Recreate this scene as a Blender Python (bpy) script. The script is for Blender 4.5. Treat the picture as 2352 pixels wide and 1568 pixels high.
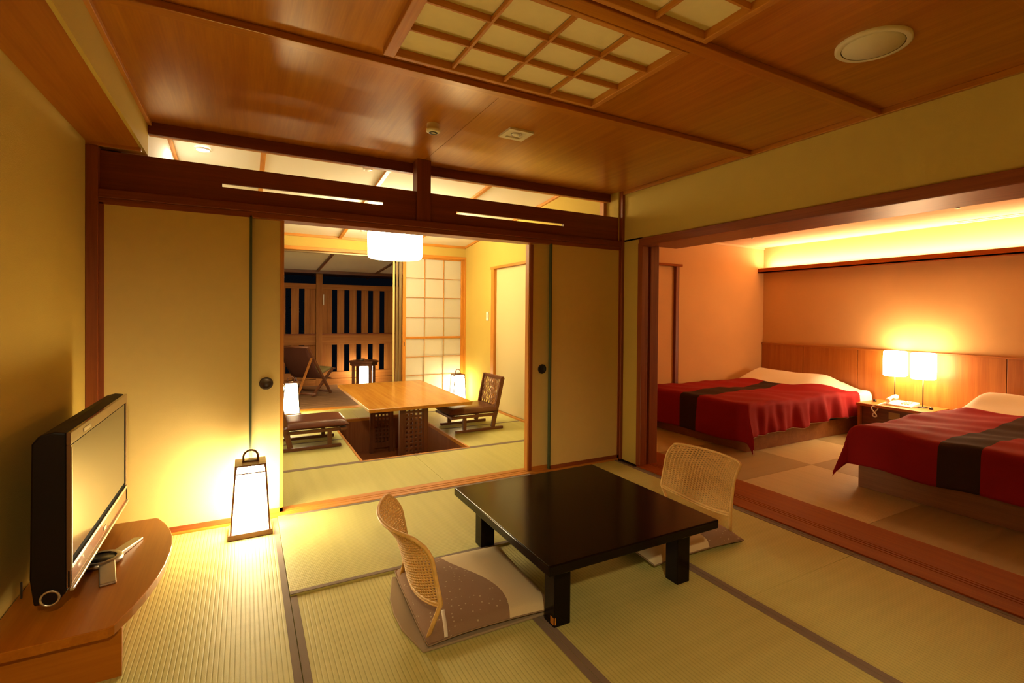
import bpy, math, random
from mathutils import Vector, Matrix, Euler
random.seed(7)
PI = math.pi
sc = bpy.context.scene
COL = sc.collection
for o in list(bpy.data.objects): bpy.data.objects.remove(o)

# ---------------------------------------------------------------- camera, world, exposure
cam = bpy.data.cameras.new('camera'); co = bpy.data.objects.new('camera', cam); COL.objects.link(co)
yaw, pit, rol = 0.520670387, -0.0102680114, 0.00929693912
cy, sy = math.cos(yaw), math.sin(yaw)
fw = Vector((sy*math.cos(pit), cy*math.cos(pit), math.sin(pit)))
r0 = Vector((cy, -sy, 0)); u0 = r0.cross(fw)
rr = r0*math.cos(rol) + u0*math.sin(rol); uu = -r0*math.sin(rol) + u0*math.cos(rol)
M = Matrix.Identity(4)
for i in range(3):
    M[i][0] = rr[i]; M[i][1] = uu[i]; M[i][2] = -fw[i]
M[2][3] = 1.25
co.matrix_world = M
cam.sensor_width = 36; cam.sensor_fit = 'HORIZONTAL'
cam.lens = 36*1168.0152/2352
cam.shift_x = (1176-1232.587)/2352; cam.shift_y = (734.238-784)/2352
cam.clip_start = 0.05; cam.clip_end = 100
sc.camera = co
w = bpy.data.worlds.new('night'); sc.world = w; w.use_nodes = True
w.node_tree.nodes['Background'].inputs[0].default_value = (0.010, 0.014, 0.022, 1)
w.node_tree.nodes['Background'].inputs[1].default_value = 0.12
sc.view_settings.view_transform = 'Standard'; sc.view_settings.look = 'None'
sc.view_settings.gamma = 1; sc.view_settings.exposure = 0.35
sc.view_settings.use_curve_mapping = False

WARM = (1.0, 0.80, 0.47)      # lantern and pendant light
AMBER = (1.0, 0.58, 0.26)     # bedroom light
LAMP = dict(lantern=37, lantern_rear=18, pendant=14, shade=19, cove=15)

def area_light(name, loc, rot, sx, sy_, power, color):
    l = bpy.data.lights.new(name, 'AREA'); l.shape = 'RECTANGLE'; l.size = sx; l.size_y = sy_
    l.energy = power; l.color = color
    o = bpy.data.objects.new(name, l); o.location = loc; o.rotation_euler = rot; COL.objects.link(o); return o
def spot_light(name, loc, power, color, rad=0.03, angle=150, blend=0.6, rot=(0, 0, 0)):
    l = bpy.data.lights.new(name, 'SPOT'); l.energy = power; l.color = color; l.shadow_soft_size = rad
    l.spot_size = math.radians(angle); l.spot_blend = blend
    o = bpy.data.objects.new(name, l); o.location = loc; o.rotation_euler = rot; COL.objects.link(o); return o
def point_light(name, loc, power, color, rad=0.04):
    l = bpy.data.lights.new(name, 'POINT'); l.energy = power; l.color = color; l.shadow_soft_size = rad
    o = bpy.data.objects.new(name, l); o.location = loc; COL.objects.link(o); return o

# the room's own lamps (fixtures modelled further down)
spot_light('downlight_lamp', (-0.28, 4.60, 2.445), 18, (1, .88, .66), 0.03, 170, .3)            # downlight in the back room ceiling
spot_light('entry_lamp', (-0.05, -0.9, 2.29), 118, (1.0, 0.76, 0.40), 0.05, 104, .5, (math.radians(32), 0, math.radians(4)))      # downlight behind the camera
area_light('cove_lamp', (6.025, 2.0, 1.90), (PI, 0, 0), 0.05, 4.7, 42, (1, .76, .46))   # strip on the bedroom shelf, shining up
point_light('pendant_bulb', (1.47, 5.8, 2.165), 62, WARM, 0.09)

# ---------------------------------------------------------------- helpers
def wloc(o):
    v = Vector((0, 0, 0))
    while o is not None:
        v += o.location; o = o.parent
    return v
def tag(o, label=None, cat=None, group=None, kind=None):
    if label: o['label'] = label
    if cat: o['category'] = cat
    if group: o['group'] = group
    if kind: o['kind'] = kind
    return o
def thing(name, loc, label, cat, group=None):
    o = bpy.data.objects.new(name, None); o.empty_display_size = .1; o.location = loc
    COL.objects.link(o); return tag(o, label, cat, group)
def setting(name, loc=(0, 0, 0)):
    o = bpy.data.objects.new(name, None); o.empty_display_size = .1; o.location = loc
    COL.objects.link(o); o['kind'] = 'structure'; return o
def smooth(t): t = max(0, min(1, t)); return t*t*(3-2*t)
class MB:
    def __init__(s): s.v = []; s.f = []; s.m = []; s.sm = []
    def add(s, vs, fs, mi=0, smooth=False):
        b = len(s.v); s.v += [tuple(p) for p in vs]
        for f in fs: s.f.append(tuple(b+i for i in f)); s.m.append(mi); s.sm.append(smooth)
        return s
    def box(s, x0, x1, y0, y1, z0, z1, mi=0):
        vs = [(x, y, z) for z in (z0, z1) for y in (y0, y1) for x in (x0, x1)]
        return s.add(vs, [(0,2,3,1),(4,5,7,6),(0,1,5,4),(2,6,7,3),(0,4,6,2),(1,3,7,5)], mi)
    def hexa(s, bot, top, mi=0):          # two quads, each counter-clockwise from above
        return s.add(list(bot)+list(top), [(3,2,1,0),(4,5,6,7),(0,1,5,4),(1,2,6,5),(2,3,7,6),(3,0,4,7)], mi)
    def bar(s, a, b, wd, th, up=(0, 0, 1), mi=0):   # rectangular bar from a to b
        a = Vector(a); b = Vector(b); d = (b-a).normalized(); u = Vector(up)
        sd = d.cross(u)
        if sd.length < 1e-4: sd = d.cross(Vector((1, 0, 0)))
        sd.normalize(); u = sd.cross(d).normalized()
        q = [(-1,-1),(1,-1),(1,1),(-1,1)]
        vs = [a+sd*(i*wd/2)+u*(j*th/2) for i, j in q]+[b+sd*(i*wd/2)+u*(j*th/2) for i, j in q]
        return s.add(vs, [(0,1,2,3),(7,6,5,4),(1,0,4,5),(2,1,5,6),(3,2,6,7),(0,3,7,4)], mi)
    def tube(s, pts, r, n=8, mi=0, closed=False, caps=True):
        pts = [Vector(p) for p in pts]; L = len(pts); base = len(s.v)
        prev = None
        for i, p in enumerate(pts):
            a = pts[(i-1) % L] if (closed or i > 0) else p
            b = pts[(i+1) % L] if (closed or i < L-1) else p
            d = (b-a)
            d = d.normalized() if d.length > 1e-9 else Vector((0, 0, 1))
            if prev is None:
                ref = Vector((0, 0, 1)) if abs(d.z) < .9 else Vector((1, 0, 0))
                e = d.cross(ref).normalized()
            else:
                e = prev - d*prev.dot(d)
                e = e.normalized() if e.length > 1e-6 else d.orthogonal().normalized()
            prev = e; g = d.cross(e)
            ri = r[i] if isinstance(r, (list, tuple)) else r
            for k in range(n):
                t = 2*PI*k/n
                s.v.append(tuple(p+e*math.cos(t)*ri+g*math.sin(t)*ri))
        for i in range(L if closed else L-1):
            for k in range(n):
                a = base+i*n+k; b = base+i*n+(k+1) % n; c = base+((i+1) % L)*n+(k+1) % n; d = base+((i+1) % L)*n+k
                s.f.append((a, b, c, d)); s.m.append(mi); s.sm.append(True)
        if caps and not closed:
            s.f.append(tuple(base+k for k in range(n))[::-1]); s.m.append(mi); s.sm.append(False)
            s.f.append(tuple(base+(L-1)*n+k for k in range(n))); s.m.append(mi); s.sm.append(False)
        return s
    def lathe(s, prof, c=(0, 0, 0), n=32, mi=0, smooth=True, capb=False, capt=False):
        base = len(s.v)
        for r, z in prof:
            for k in range(n):
                t = 2*PI*k/n; s.v.append((c[0]+r*math.cos(t), c[1]+r*math.sin(t), c[2]+z))
        for i in range(len(prof)-1):
            for k in range(n):
                a = base+i*n+k; b = base+i*n+(k+1) % n
                s.f.append((a, b, b+n, a+n)); s.m.append(mi); s.sm.append(smooth)
        if capb: s.f.append(tuple(base+k for k in range(n))[::-1]); s.m.append(mi); s.sm.append(False)
        if capt:
            q = base+(len(prof)-1)*n
            s.f.append(tuple(q+k for k in range(n))); s.m.append(mi); s.sm.append(False)
        return s
    def prism(s, poly, z0, z1, mi=0):
        n = len(poly)
        vs = [(x, y, z0) for x, y in poly]+[(x, y, z1) for x, y in poly]
        fs = [tuple(range(n))[::-1], tuple(range(n, 2*n))]+[(i, (i+1) % n, n+(i+1) % n, n+i) for i in range(n)]
        return s.add(vs, fs, mi)
    def grid(s, P, nu, nv, mi=0, flip=False, mfun=None):
        base = len(s.v)
        for j in range(nv+1):
            for i in range(nu+1): s.v.append(tuple(P(i/nu, j/nv)))
        for j in range(nv):
            for i in range(nu):
                a = base+j*(nu+1)+i; f = (a, a+1, a+nu+2, a+nu+1)
                s.f.append(f[::-1] if flip else f)
                s.m.append(mfun(i/nu, j/nv) if mfun else mi); s.sm.append(True)
        return s
def part(name, mb, mat, parent=None, bevel=0, label=None, solid=0, subsurf=0, kind=None, seg=2):
    me = bpy.data.meshes.new(name)
    off = wloc(parent) if parent else Vector((0, 0, 0))
    me.from_pydata([tuple(Vector(p)-off) for p in mb.v], [], mb.f)
    for mt in (mat if isinstance(mat, (list, tuple)) else [mat]): me.materials.append(mt)
    me.polygons.foreach_set('material_index', mb.m)
    me.polygons.foreach_set('use_smooth', mb.sm)
    me.update()
    o = bpy.data.objects.new(name, me); COL.objects.link(o)
    if parent: o.parent = parent
    if solid:
        md = o.modifiers.new('thickness', 'SOLIDIFY'); md.thickness = solid; md.offset = 0
    if bevel:
        md = o.modifiers.new('bevel', 'BEVEL'); md.width = bevel; md.segments = seg; md.limit_method = 'ANGLE'; md.angle_limit = .6
    if subsurf:
        md = o.modifiers.new('sub', 'SUBSURF'); md.levels = subsurf; md.render_levels = subsurf
    if label: o['label'] = label
    if kind: o['kind'] = kind
    return o
def box(name, mat, parent, x0, x1, y0, y1, z0, z1, bevel=0, **k):
    return part(name, MB().box(x0, x1, y0, y1, z0, z1), mat, parent, bevel, **k)
def struct(name, mb, mat, bevel=0):
    o = part(name, mb, mat, None, bevel); o['kind'] = 'structure'; return o
def copy_tree(o, parent=None):
    c = o.copy(); COL.objects.link(c); c.parent = parent
    for ch in list(o.children): copy_tree(ch, c)
    return c

# ---------------------------------------------------------------- materials
def nt(name):
    m = bpy.data.materials.new(name); m.use_nodes = True; n = m.node_tree
    return m, n, n.nodes['Principled BSDF']
def N(n, t, **k):
    x = n.nodes.new(t)
    for a, b in k.items(): setattr(x, a, b)
    return x
def plain(name, c, rough=.6, metal=0, coat=0, spec=.5, noise=0, nscale=8, bump=0, bscale=60, sheen=0):
    m, n, b = nt(name)
    b.inputs['Base Color'].default_value = (*c, 1); b.inputs['Roughness'].default_value = rough
    b.inputs['Metallic'].default_value = metal; b.inputs['Coat Weight'].default_value = coat
    b.inputs['Specular IOR Level'].default_value = spec
    if sheen: b.inputs['Sheen Weight'].default_value = sheen
    tc = N(n, 'ShaderNodeTexCoord')
    if noise:
        t = N(n, 'ShaderNodeTexNoise'); t.inputs['Scale'].default_value = nscale; t.inputs['Detail'].default_value = 4
        n.links.new(tc.outputs['Object'], t.inputs['Vector'])
        mx = N(n, 'ShaderNodeMix', data_type='RGBA')
        mx.inputs[6].default_value = (*[q*(1-noise) for q in c], 1); mx.inputs[7].default_value = (*[min(1, q*(1+noise)) for q in c], 1)
        n.links.new(t.outputs[0], mx.inputs[0]); n.links.new(mx.outputs[2], b.inputs['Base Color'])
    if bump:
        t = N(n, 'ShaderNodeTexNoise'); t.inputs['Scale'].default_value = bscale; t.inputs['Detail'].default_value = 3
        n.links.new(tc.outputs['Object'], t.inputs['Vector'])
        bp = N(n, 'ShaderNodeBump'); bp.inputs['Strength'].default_value = bump; bp.inputs['Distance'].default_value = .004
        n.links.new(t.outputs[0], bp.inputs['Height']); n.links.new(bp.outputs[0], b.inputs['Normal'])
    return m
def wood(name, c1, c2, axis='X', rough=.45, coat=0, freq=34, spec=.5, bump=.15, tint=None):
    m, n, b = nt(name)
    if tint: b.inputs['Specular Tint'].default_value = (*tint, 1)
    b.inputs['Roughness'].default_value = rough; b.inputs['Coat Weight'].default_value = coat
    b.inputs['Coat Roughness'].default_value = .27; b.inputs['Coat Tint'].default_value = (1, .85, .6, 1); b.inputs['Specular IOR Level'].default_value = spec
    tc = N(n, 'ShaderNodeTexCoord'); mp = N(n, 'ShaderNodeMapping')
    s = {'X': (.04, 1, 1), 'Y': (1, .04, 1), 'Z': (1, 1, .04)}[axis]
    mp.inputs['Scale'].default_value = s
    n.links.new(tc.outputs['Object'], mp.inputs['Vector'])
    t = N(n, 'ShaderNodeTexNoise'); t.inputs['Scale'].default_value = freq; t.inputs['Detail'].default_value = 6; t.inputs['Distortion'].default_value = .4
    n.links.new(mp.outputs[0], t.inputs['Vector'])
    t2 = N(n, 'ShaderNodeTexNoise'); t2.inputs['Scale'].default_value = freq*5; t2.inputs['Detail'].default_value = 2
    n.links.new(mp.outputs[0], t2.inputs['Vector'])
    ad = N(n, 'ShaderNodeMath', operation='ADD'); ad.use_clamp = True
    m2 = N(n, 'ShaderNodeMath', operation='MULTIPLY_ADD'); m2.inputs[1].default_value = .5; m2.inputs[2].default_value = -.25
    n.links.new(t2.outputs[0], m2.inputs[0]); n.links.new(t.outputs[0], ad.inputs[0]); n.links.new(m2.outputs[0], ad.inputs[1])
    rp = N(n, 'ShaderNodeValToRGB'); rp.color_ramp.elements[0].position = .3; rp.color_ramp.elements[1].position = .72
    rp.color_ramp.elements[0].color = (*c1, 1); rp.color_ramp.elements[1].color = (*c2, 1)
    n.links.new(ad.outputs[0], rp.inputs[0]); n.links.new(rp.outputs[0], b.inputs['Base Color'])
    bp = N(n, 'ShaderNodeBump'); bp.inputs['Strength'].default_value = bump; bp.inputs['Distance'].default_value = .001
    n.links.new(ad.outputs[0], bp.inputs['Height']); n.links.new(bp.outputs[0], b.inputs['Normal'])
    return m
def woods(name, c1, c2, **k): return {a: wood(name+'_'+a.lower(), c1, c2, a, **k) for a in 'XYZ'}
def tatami(name, c, axis, pitch=.0165, depth=1.0, contrast=.16):
    # woven rush: ribs running along axis, short cross dashes between them
    m, n, b = nt(name); b.inputs['Roughness'].default_value = .55; b.inputs['Specular IOR Level'].default_value = .35
    tc = N(n, 'ShaderNodeTexCoord'); sp = N(n, 'ShaderNodeSeparateXYZ'); n.links.new(tc.outputs['Object'], sp.inputs[0])
    ac = sp.outputs['Y' if axis == 'X' else 'X']; al = sp.outputs[axis]
    def sine(sock, per):
        a = N(n, 'ShaderNodeMath', operation='MULTIPLY'); a.inputs[1].default_value = 2*PI/per; n.links.new(sock, a.inputs[0])
        q = N(n, 'ShaderNodeMath', operation='SINE'); n.links.new(a.outputs[0], q.inputs[0]); return q.outputs[0]
    s1 = sine(ac, pitch); s2 = sine(al, .0042)
    ab = N(n, 'ShaderNodeMath', operation='POWER'); ab.inputs[1].default_value = 6
    a0 = N(n, 'ShaderNodeMath', operation='MULTIPLY_ADD'); a0.inputs[1].default_value = .5; a0.inputs[2].default_value = .5
    n.links.new(s1, a0.inputs[0]); n.links.new(a0.outputs[0], ab.inputs[0])           # narrow grooves
    rib = N(n, 'ShaderNodeMath', operation='SUBTRACT'); rib.inputs[0].default_value = 1; n.links.new(ab.outputs[0], rib.inputs[1])
    fn = N(n, 'ShaderNodeMath', operation='MULTIPLY_ADD'); fn.inputs[1].default_value = .18
    n.links.new(s2, fn.inputs[0]); n.links.new(rib.outputs[0], fn.inputs[2])
    bp = N(n, 'ShaderNodeBump'); bp.inputs['Strength'].default_value = .55*depth; bp.inputs['Distance'].default_value = .0016
    n.links.new(fn.outputs[0], bp.inputs['Height']); n.links.new(bp.outputs[0], b.inputs['Normal'])
    no = N(n, 'ShaderNodeTexNoise'); no.inputs['Scale'].default_value = 3.0; no.inputs['Detail'].default_value = 6
    mp = N(n, 'ShaderNodeMapping'); mp.inputs['Scale'].default_value = (.25, 6, 1) if axis == 'Y' else (6, .25, 1)
    n.links.new(tc.outputs['Object'], mp.inputs[0]); n.links.new(mp.outputs[0], no.inputs['Vector'])
    mx = N(n, 'ShaderNodeMix', data_type='RGBA'); mx.inputs[6].default_value = (c[0]*.86, c[1]*.88, c[2]*.8, 1); mx.inputs[7].default_value = (c[0]*1.1, c[1]*1.1, c[2]*1.1, 1)
    n.links.new(no.outputs[0], mx.inputs[0])
    dk = N(n, 'ShaderNodeMix', data_type='RGBA', blend_type='MULTIPLY'); dk.inputs[7].default_value = (.62, .64, .52, 1)
    k = N(n, 'ShaderNodeMath', operation='MULTIPLY'); k.inputs[1].default_value = contrast*3.2; n.links.new(ab.outputs[0], k.inputs[0])
    n.links.new(k.outputs[0], dk.inputs[0]); n.links.new(mx.outputs[2], dk.inputs[6]); n.links.new(dk.outputs[2], b.inputs['Base Color'])
    return m
def glow(name, c, strength, cam_c=None):
    m, n, b = nt(name)
    b.inputs['Base Color'].default_value = (.9, .88, .8, 1); b.inputs['Roughness'].default_value = .8
    b.inputs['Emission Color'].default_value = (*c, 1); b.inputs['Emission Strength'].default_value = strength
    return m
def paper(name, c, trans=.5):
    m, n, b = nt(name)
    b.inputs['Base Color'].default_value = (*c, 1); b.inputs['Roughness'].default_value = .85
    tr = N(n, 'ShaderNodeBsdfTranslucent'); tr.inputs[0].default_value = (*c, 1)
    mx = N(n, 'ShaderNodeMixShader'); mx.inputs[0].default_value = trans
    out = n.nodes['Material Output']
    n.links.new(b.outputs[0], mx.inputs[1]); n.links.new(tr.outputs[0], mx.inputs[2]); n.links.new(mx.outputs[0], out.inputs[0])
    return m

WALL = plain('wall_plaster', (.58, .42, .095), .9, noise=.06, nscale=3, bump=.25, bscale=220, spec=.15)
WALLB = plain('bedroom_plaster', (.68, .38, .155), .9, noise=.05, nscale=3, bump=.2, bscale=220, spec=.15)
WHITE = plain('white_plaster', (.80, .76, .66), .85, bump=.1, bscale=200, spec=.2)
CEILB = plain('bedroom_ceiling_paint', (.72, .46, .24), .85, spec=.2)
FUSUMA = plain('fusuma_paper', (.72, .56, .23), .85, noise=.03, nscale=20, bump=.12, bscale=300, spec=.2)
CEILW = woods('ceiling_cedar', (.36, .115, .004), (.50, .195, .010), rough=.30, freq=30, spec=1.0, bump=.05, tint=(1, .78, .36), coat=.35)
SOFFIT = woods('soffit_wood', (.34, .10, .005), (.44, .15, .010), tint=(1, .7, .3), rough=.45, freq=20)
TRIM = woods('amber_trim', (.48, .17, .012), (.62, .26, .028), rough=.5)
REDT = woods('red_trim', (.22, .045, .008), (.32, .08, .015), rough=.42, freq=24)
BEAM = woods('dark_beam', (.17, .030, .004), (.24, .050, .007), rough=.5, freq=22)
SILL = woods('threshold_wood', (.24, .042, .003), (.32, .072, .006), rough=.45, spec=.2, tint=(1, .45, .15), freq=22)
DECK = woods('deck_board', (.20, .10, .04), (.30, .16, .07), rough=.7)
FENCE = woods('cedar_fence', (.32, .105, .012), (.44, .17, .028), rough=.65)
TBL = woods('table_birch', (.54, .24, .03), (.68, .34, .05), rough=.24, coat=.3, freq=26)
DKW = woods('walnut', (.13, .045, .02), (.21, .075, .03), rough=.42, freq=30)
PIT = woods('pit_panel', (.26, .09, .03), (.36, .14, .05), rough=.45, freq=30)
TVW = woods('console_veneer', (.40, .125, .006), (.50, .17, .010), tint=(1, .7, .35), rough=.3, freq=24, coat=.15)
HEADW = woods('headboard_cherry', (.37, .105, .015), (.47, .155, .026), rough=.38, freq=24)
BEDW = woods('bed_base_wood', (.22, .075, .015), (.30, .11, .025), rough=.45, freq=24)
TATX = tatami('tatami_along_x', (.60, .56, .20), 'X'); TATY = tatami('tatami_along_y', (.60, .56, .20), 'Y')
RYUX = tatami('square_tatami_x_sheen_light', (.60, .46, .23), 'X', .011, .7, .10); RYUY = tatami('square_tatami_y_sheen_dark', (.40, .29, .13), 'Y', .011, .7, .10)  # same rush: lighter and darker base colours paint the sheen of each direction
HERI = plain('tatami_border_cloth', (.23, .175, .13), .8, bump=.2, bscale=500)
BLACKL = plain('black_lacquer', (.008, .004, .003), .16, coat=.0, spec=.17)
PAPER = paper('shoji_paper', (.86, .82, .68), .45)
PAPERC = plain('ceiling_light_paper', (.86, .74, .38), .8, noise=.04, nscale=30)
PLAST = plain('ivory_plastic', (.80, .72, .52), .45)
WPLAST = plain('white_plastic', (.86, .82, .72), .4)
BLACKP = plain('black_plastic', (.012, .010, .010), .35)
TVCASE = plain('wine_black_plastic', (.006, .002, .002), .5, spec=.25)
TVFRAME = plain('brown_gloss_bezel', (.16, .07, .035), .18, coat=.6)
TVRED = plain('red_gloss_strip', (.26, .05, .02), .25, coat=.5)
SCREEN = plain('lcd_screen', (.05, .045, .035),   .14, spec=.8, coat=.25)
SILVER = plain('silver_plastic', (.62, .58, .50), .28, metal=.85)
STEEL = plain('brushed_steel', (.42, .38, .32), .35, metal=.9)
IRON = plain('dark_iron', (.05, .035, .025), .45, metal=.4)
LEATHER = plain('brown_leather', (.12, .035, .016), .30, bump=.25, bscale=90, spec=.6)
CANVAS = plain('dark_brown_canvas', (.10, .028, .014), .8, bump=.3, bscale=300)
RED = plain('red_bedcover', (.30, .007, .009), .8, noise=.10, nscale=6, bump=.3, bscale=260, spec=.2)
BRN = plain('brown_bedcover_band', (.042, .018, .011), .85, bump=.3, bscale=260, spec=.2)
LINEN = plain('white_linen', (.84, .76, .62), .85, bump=.15, bscale=120)
RATTAN = plain('golden_rattan', (.80, .50, .16), .5, noise=.22, nscale=60, bump=.2, bscale=200)
CREAM = plain('cream_cushion', (.60, .47, .27), .9, noise=.06, nscale=30, bump=.35, bscale=420)
DARKG = plain('dark_green_edge', (.055, .075, .028), .5)
ALU = plain('bronze_aluminium', (.34, .25, .12), .35, metal=.7)
PULLM = plain('dark_door_pull', (.06, .035, .022), .4, metal=.3)
PULLB = plain('black_door_pull', (.015, .012, .010), .5)
GLASSM, gn, gb = nt('clear_glass'); gb.inputs['Transmission Weight'].default_value = 1; gb.inputs['Roughness'].default_value = 0; gb.inputs['Base Color'].default_value = (.97, .98, .97, 1)
LEAF = plain('dark_leaf', (.06, .12, .04), .6)
G_LAN = glow('lantern_paper', WARM, LAMP['lantern']); G_LANR = glow('rear_lantern_paper', WARM, LAMP['lantern_rear'])
G_PEN = glow('pendant_shade_glow', (1, .82, .50), LAMP['pendant']); G_SHD = glow('lamp_shade_glow', (1, .72, .40), LAMP['shade'])
G_SPOT = glow('downlight_glow', (1, .95, .85), 60); G_COVE = glow('cove_tube', (1, .74, .42), LAMP['cove'])

# speckled two-tone cushion: brown at the back with a curved border to cream at the front
def cushion_mat():
    m, n, b = nt('two_tone_cushion'); b.inputs['Roughness'].default_value = .9
    tc = N(n, 'ShaderNodeTexCoord'); sp = N(n, 'ShaderNodeSeparateXYZ'); n.links.new(tc.outputs['Object'], sp.inputs[0])
    # border: x > -.11 + .16*cos(...)  (front = +x)
    k = N(n, 'ShaderNodeMath', operation='MULTIPLY_ADD'); k.inputs[1].default_value = 7.0; k.inputs[2].default_value = 1.4
    n.links.new(sp.outputs['Y'], k.inputs[0])
    s = N(n, 'ShaderNodeMath', operation='COSINE'); n.links.new(k.outputs[0], s.inputs[0])
    q = N(n, 'ShaderNodeMath', operation='MULTIPLY_ADD'); q.inputs[1].default_value = .072; q.inputs[2].default_value = .272
    n.links.new(s.outputs[0], q.inputs[0])
    g = N(n, 'ShaderNodeMath', operation='GREATER_THAN'); n.links.new(sp.outputs['X'], g.inputs[0]); n.links.new(q.outputs[0], g.inputs[1])
    vo = N(n, 'ShaderNodeTexVoronoi'); vo.inputs['Scale'].default_value = 58; n.links.new(tc.outputs['Object'], vo.inputs['Vector'])
    lt = N(n, 'ShaderNodeMath', operation='LESS_THAN'); lt.inputs[1].default_value = .2; n.links.new(vo.outputs['Distance'], lt.inputs[0])
    wn = N(n, 'ShaderNodeMath', operation='GREATER_THAN'); wn.inputs[1].default_value = .5; n.links.new(vo.outputs['Color'], wn.inputs[0])
    mm = N(n, 'ShaderNodeMath', operation='MULTIPLY'); n.links.new(lt.outputs[0], mm.inputs[0]); n.links.new(wn.outputs[0], mm.inputs[1])
    c1 = N(n, 'ShaderNodeMix', data_type='RGBA'); c1.inputs[6].default_value = (.29, .175, .105, 1); c1.inputs[7].default_value = (.52, .42, .27, 1)
    n.links.new(mm.outputs[0], c1.inputs[0])
    c2 = N(n, 'ShaderNodeMix', data_type='RGBA'); c2.inputs[7].default_value = (.70, .57, .34, 1)
    n.links.new(g.outputs[0], c2.inputs[0]); n.links.new(c1.outputs[2], c2.inputs[6]); n.links.new(c2.outputs[2], b.inputs['Base Color'])
    t = N(n, 'ShaderNodeTexNoise'); t.inputs['Scale'].default_value = 400; n.links.new(tc.outputs['Object'], t.inputs['Vector'])
    bp = N(n, 'ShaderNodeBump'); bp.inputs['Strength'].default_value = .4; bp.inputs['Distance'].default_value = .002
    n.links.new(t.outputs[0], bp.inputs['Height']); n.links.new(bp.outputs[0], b.inputs['Normal'])
    return m
CUSH = cushion_mat()

# ================================================================= SETTING
XL, XR, YW, ZC = -.72, 2.85, 3.47, 2.32
YB = -1.6                                  # wall behind the camera
# ---- walls of the front room
struct('wall_left', MB().box(XL-.1, XL, YB, 7.2, -.05, 2.8), WALL)
struct('wall_back', MB().box(XL-.1, 6.2, YB-.1, YB, -.05, 2.5), WALL)
# right wall: over the opening, the piece left of it, the pocket on the bedroom side
mb = MB().box(XR, XR+.10, YB, YW+.02, 1.886, 2.5).box(XR, XR+.10, 3.223, YW+.02, 0, 1.9)
mb.box(XR+.10, 3.26, YB, YW+.02, 1.90, 2.5).box(XR+.10, 3.10, YW+.02, 4.6, 0, 2.5)
struct('wall_right', mb, WALL)
# back room walls
mb = MB().box(2.81, 2.95, YW+.02, 5.13, 0, 2.75).box(2.81, 2.95, 6.085, 7.15, 0, 2.75).box(2.81, 2.95, 5.13, 6.085, 1.865, 2.75).box(2.86, 2.95, 5.13, 6.085, 0, 1.87)
struct('wall_right_rear', mb, WALL)
struct('wall_rear', MB().box(-.6, 2.9, 7.02, 7.12, 2.075, 2.8), WALL)
struct('wall_left_rear', MB().box(-.6, -.48, 3.6005, 7.12, 0, 2.8), WHITE)
# bedroom walls
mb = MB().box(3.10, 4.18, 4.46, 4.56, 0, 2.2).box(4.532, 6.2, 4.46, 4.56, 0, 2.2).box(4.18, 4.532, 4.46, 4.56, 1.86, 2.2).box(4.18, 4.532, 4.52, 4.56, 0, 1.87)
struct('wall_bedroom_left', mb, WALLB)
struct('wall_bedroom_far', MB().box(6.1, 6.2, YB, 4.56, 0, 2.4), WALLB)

# ---- floors
fl = setting('floor')
box('base_slab', plain('floor_slab', (.2, .13, .07), .9), fl, XL-.1, 3.3, YB, 3.62, -.12, -.03)
def mat_(x0, x1, y0, y1, axis, tapes='', z=0., mats=None, th=.028):
    """one tatami mat; tapes: which edges carry the border cloth (w e s n)"""
    o = box('tatami_mat', (TATX if axis == 'X' else TATY) if mats is None else mats, fl if mats is None or y0 > 3.5 and x1 < 2.9 else flb,
            x0+.0008, x1-.0008, y0+.0008, y1-.0008, -.03, z, bevel=.0015)
    tw = .029
    for t in tapes:
        q = {'w': (x0, x0+tw, y0, y1), 'e': (x1-tw, x1, y0, y1), 's': (x0, x1, y0, y0+tw), 'n': (x0, x1, y1-tw, y1)}[t]
        box('border_tape', HERI, o, q[0]+.0012, q[1]-.0012, q[2]+.0012, q[3]-.0012, z-.02, z+.0022, bevel=.001)
    return o
mat_(XL, .175, 1.69, 3.452, 'Y', 'e')
mat_(XL, .175, -.07, 1.69, 'Y', 'e')
mat_(.175, 1.93, 2.46, 3.452, 'X', 'sn', z=.008)
mat_(.175, 1.055, .70, 2.46, 'Y', 'we')
mat_(1.055, 1.93, .70, 2.46, 'Y', 'we')
mat_(1.93, 2.79, 1.48, 3.452, 'Y', 'we')
mat_(1.93, 2.79, -.28, 1.48, 'Y', 'we')
mat_(.175, 1.93, -.28, .70, 'X', 'sn')
mat_(XL, 2.79, YB, -.29, 'X', 'n')
# sill under the sliding screens
box('sill', TRIM['X'], fl, XL, 2.81, 3.455, 3.60, -.03, .012, bevel=.002)
for y in (3.497, 3.535): box('sill_groove', TRIM['X'], fl, XL+.1, 2.8, y, y+.004, .011, .0145)
# back room floor round the sunken pit
PX0, PX1, PY0, PY1 = .867, 1.815, 4.445, 6.25
mat_(-.48, 1.30, 3.60, 4.425, 'X', 'n')
mat_(1.30, 2.81, 3.60, 4.425, 'X', 'n')
mat_(-.48, PX0-.02, 4.425, 5.30, 'X', 's')
mat_(-.48, PX0-.02, 5.30, 6.27, 'X', 's')
mat_(PX1+.02, 2.81, 4.425, 5.26, 'X', 's')
mat_(PX1+.02, 2.81, 5.26, 6.27, 'X', 's')
mat_(-.48, 1.17, 6.27, 7.0, 'X', 's')
mat_(1.17, 2.81, 6.27, 7.0, 'X', 's')
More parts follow.
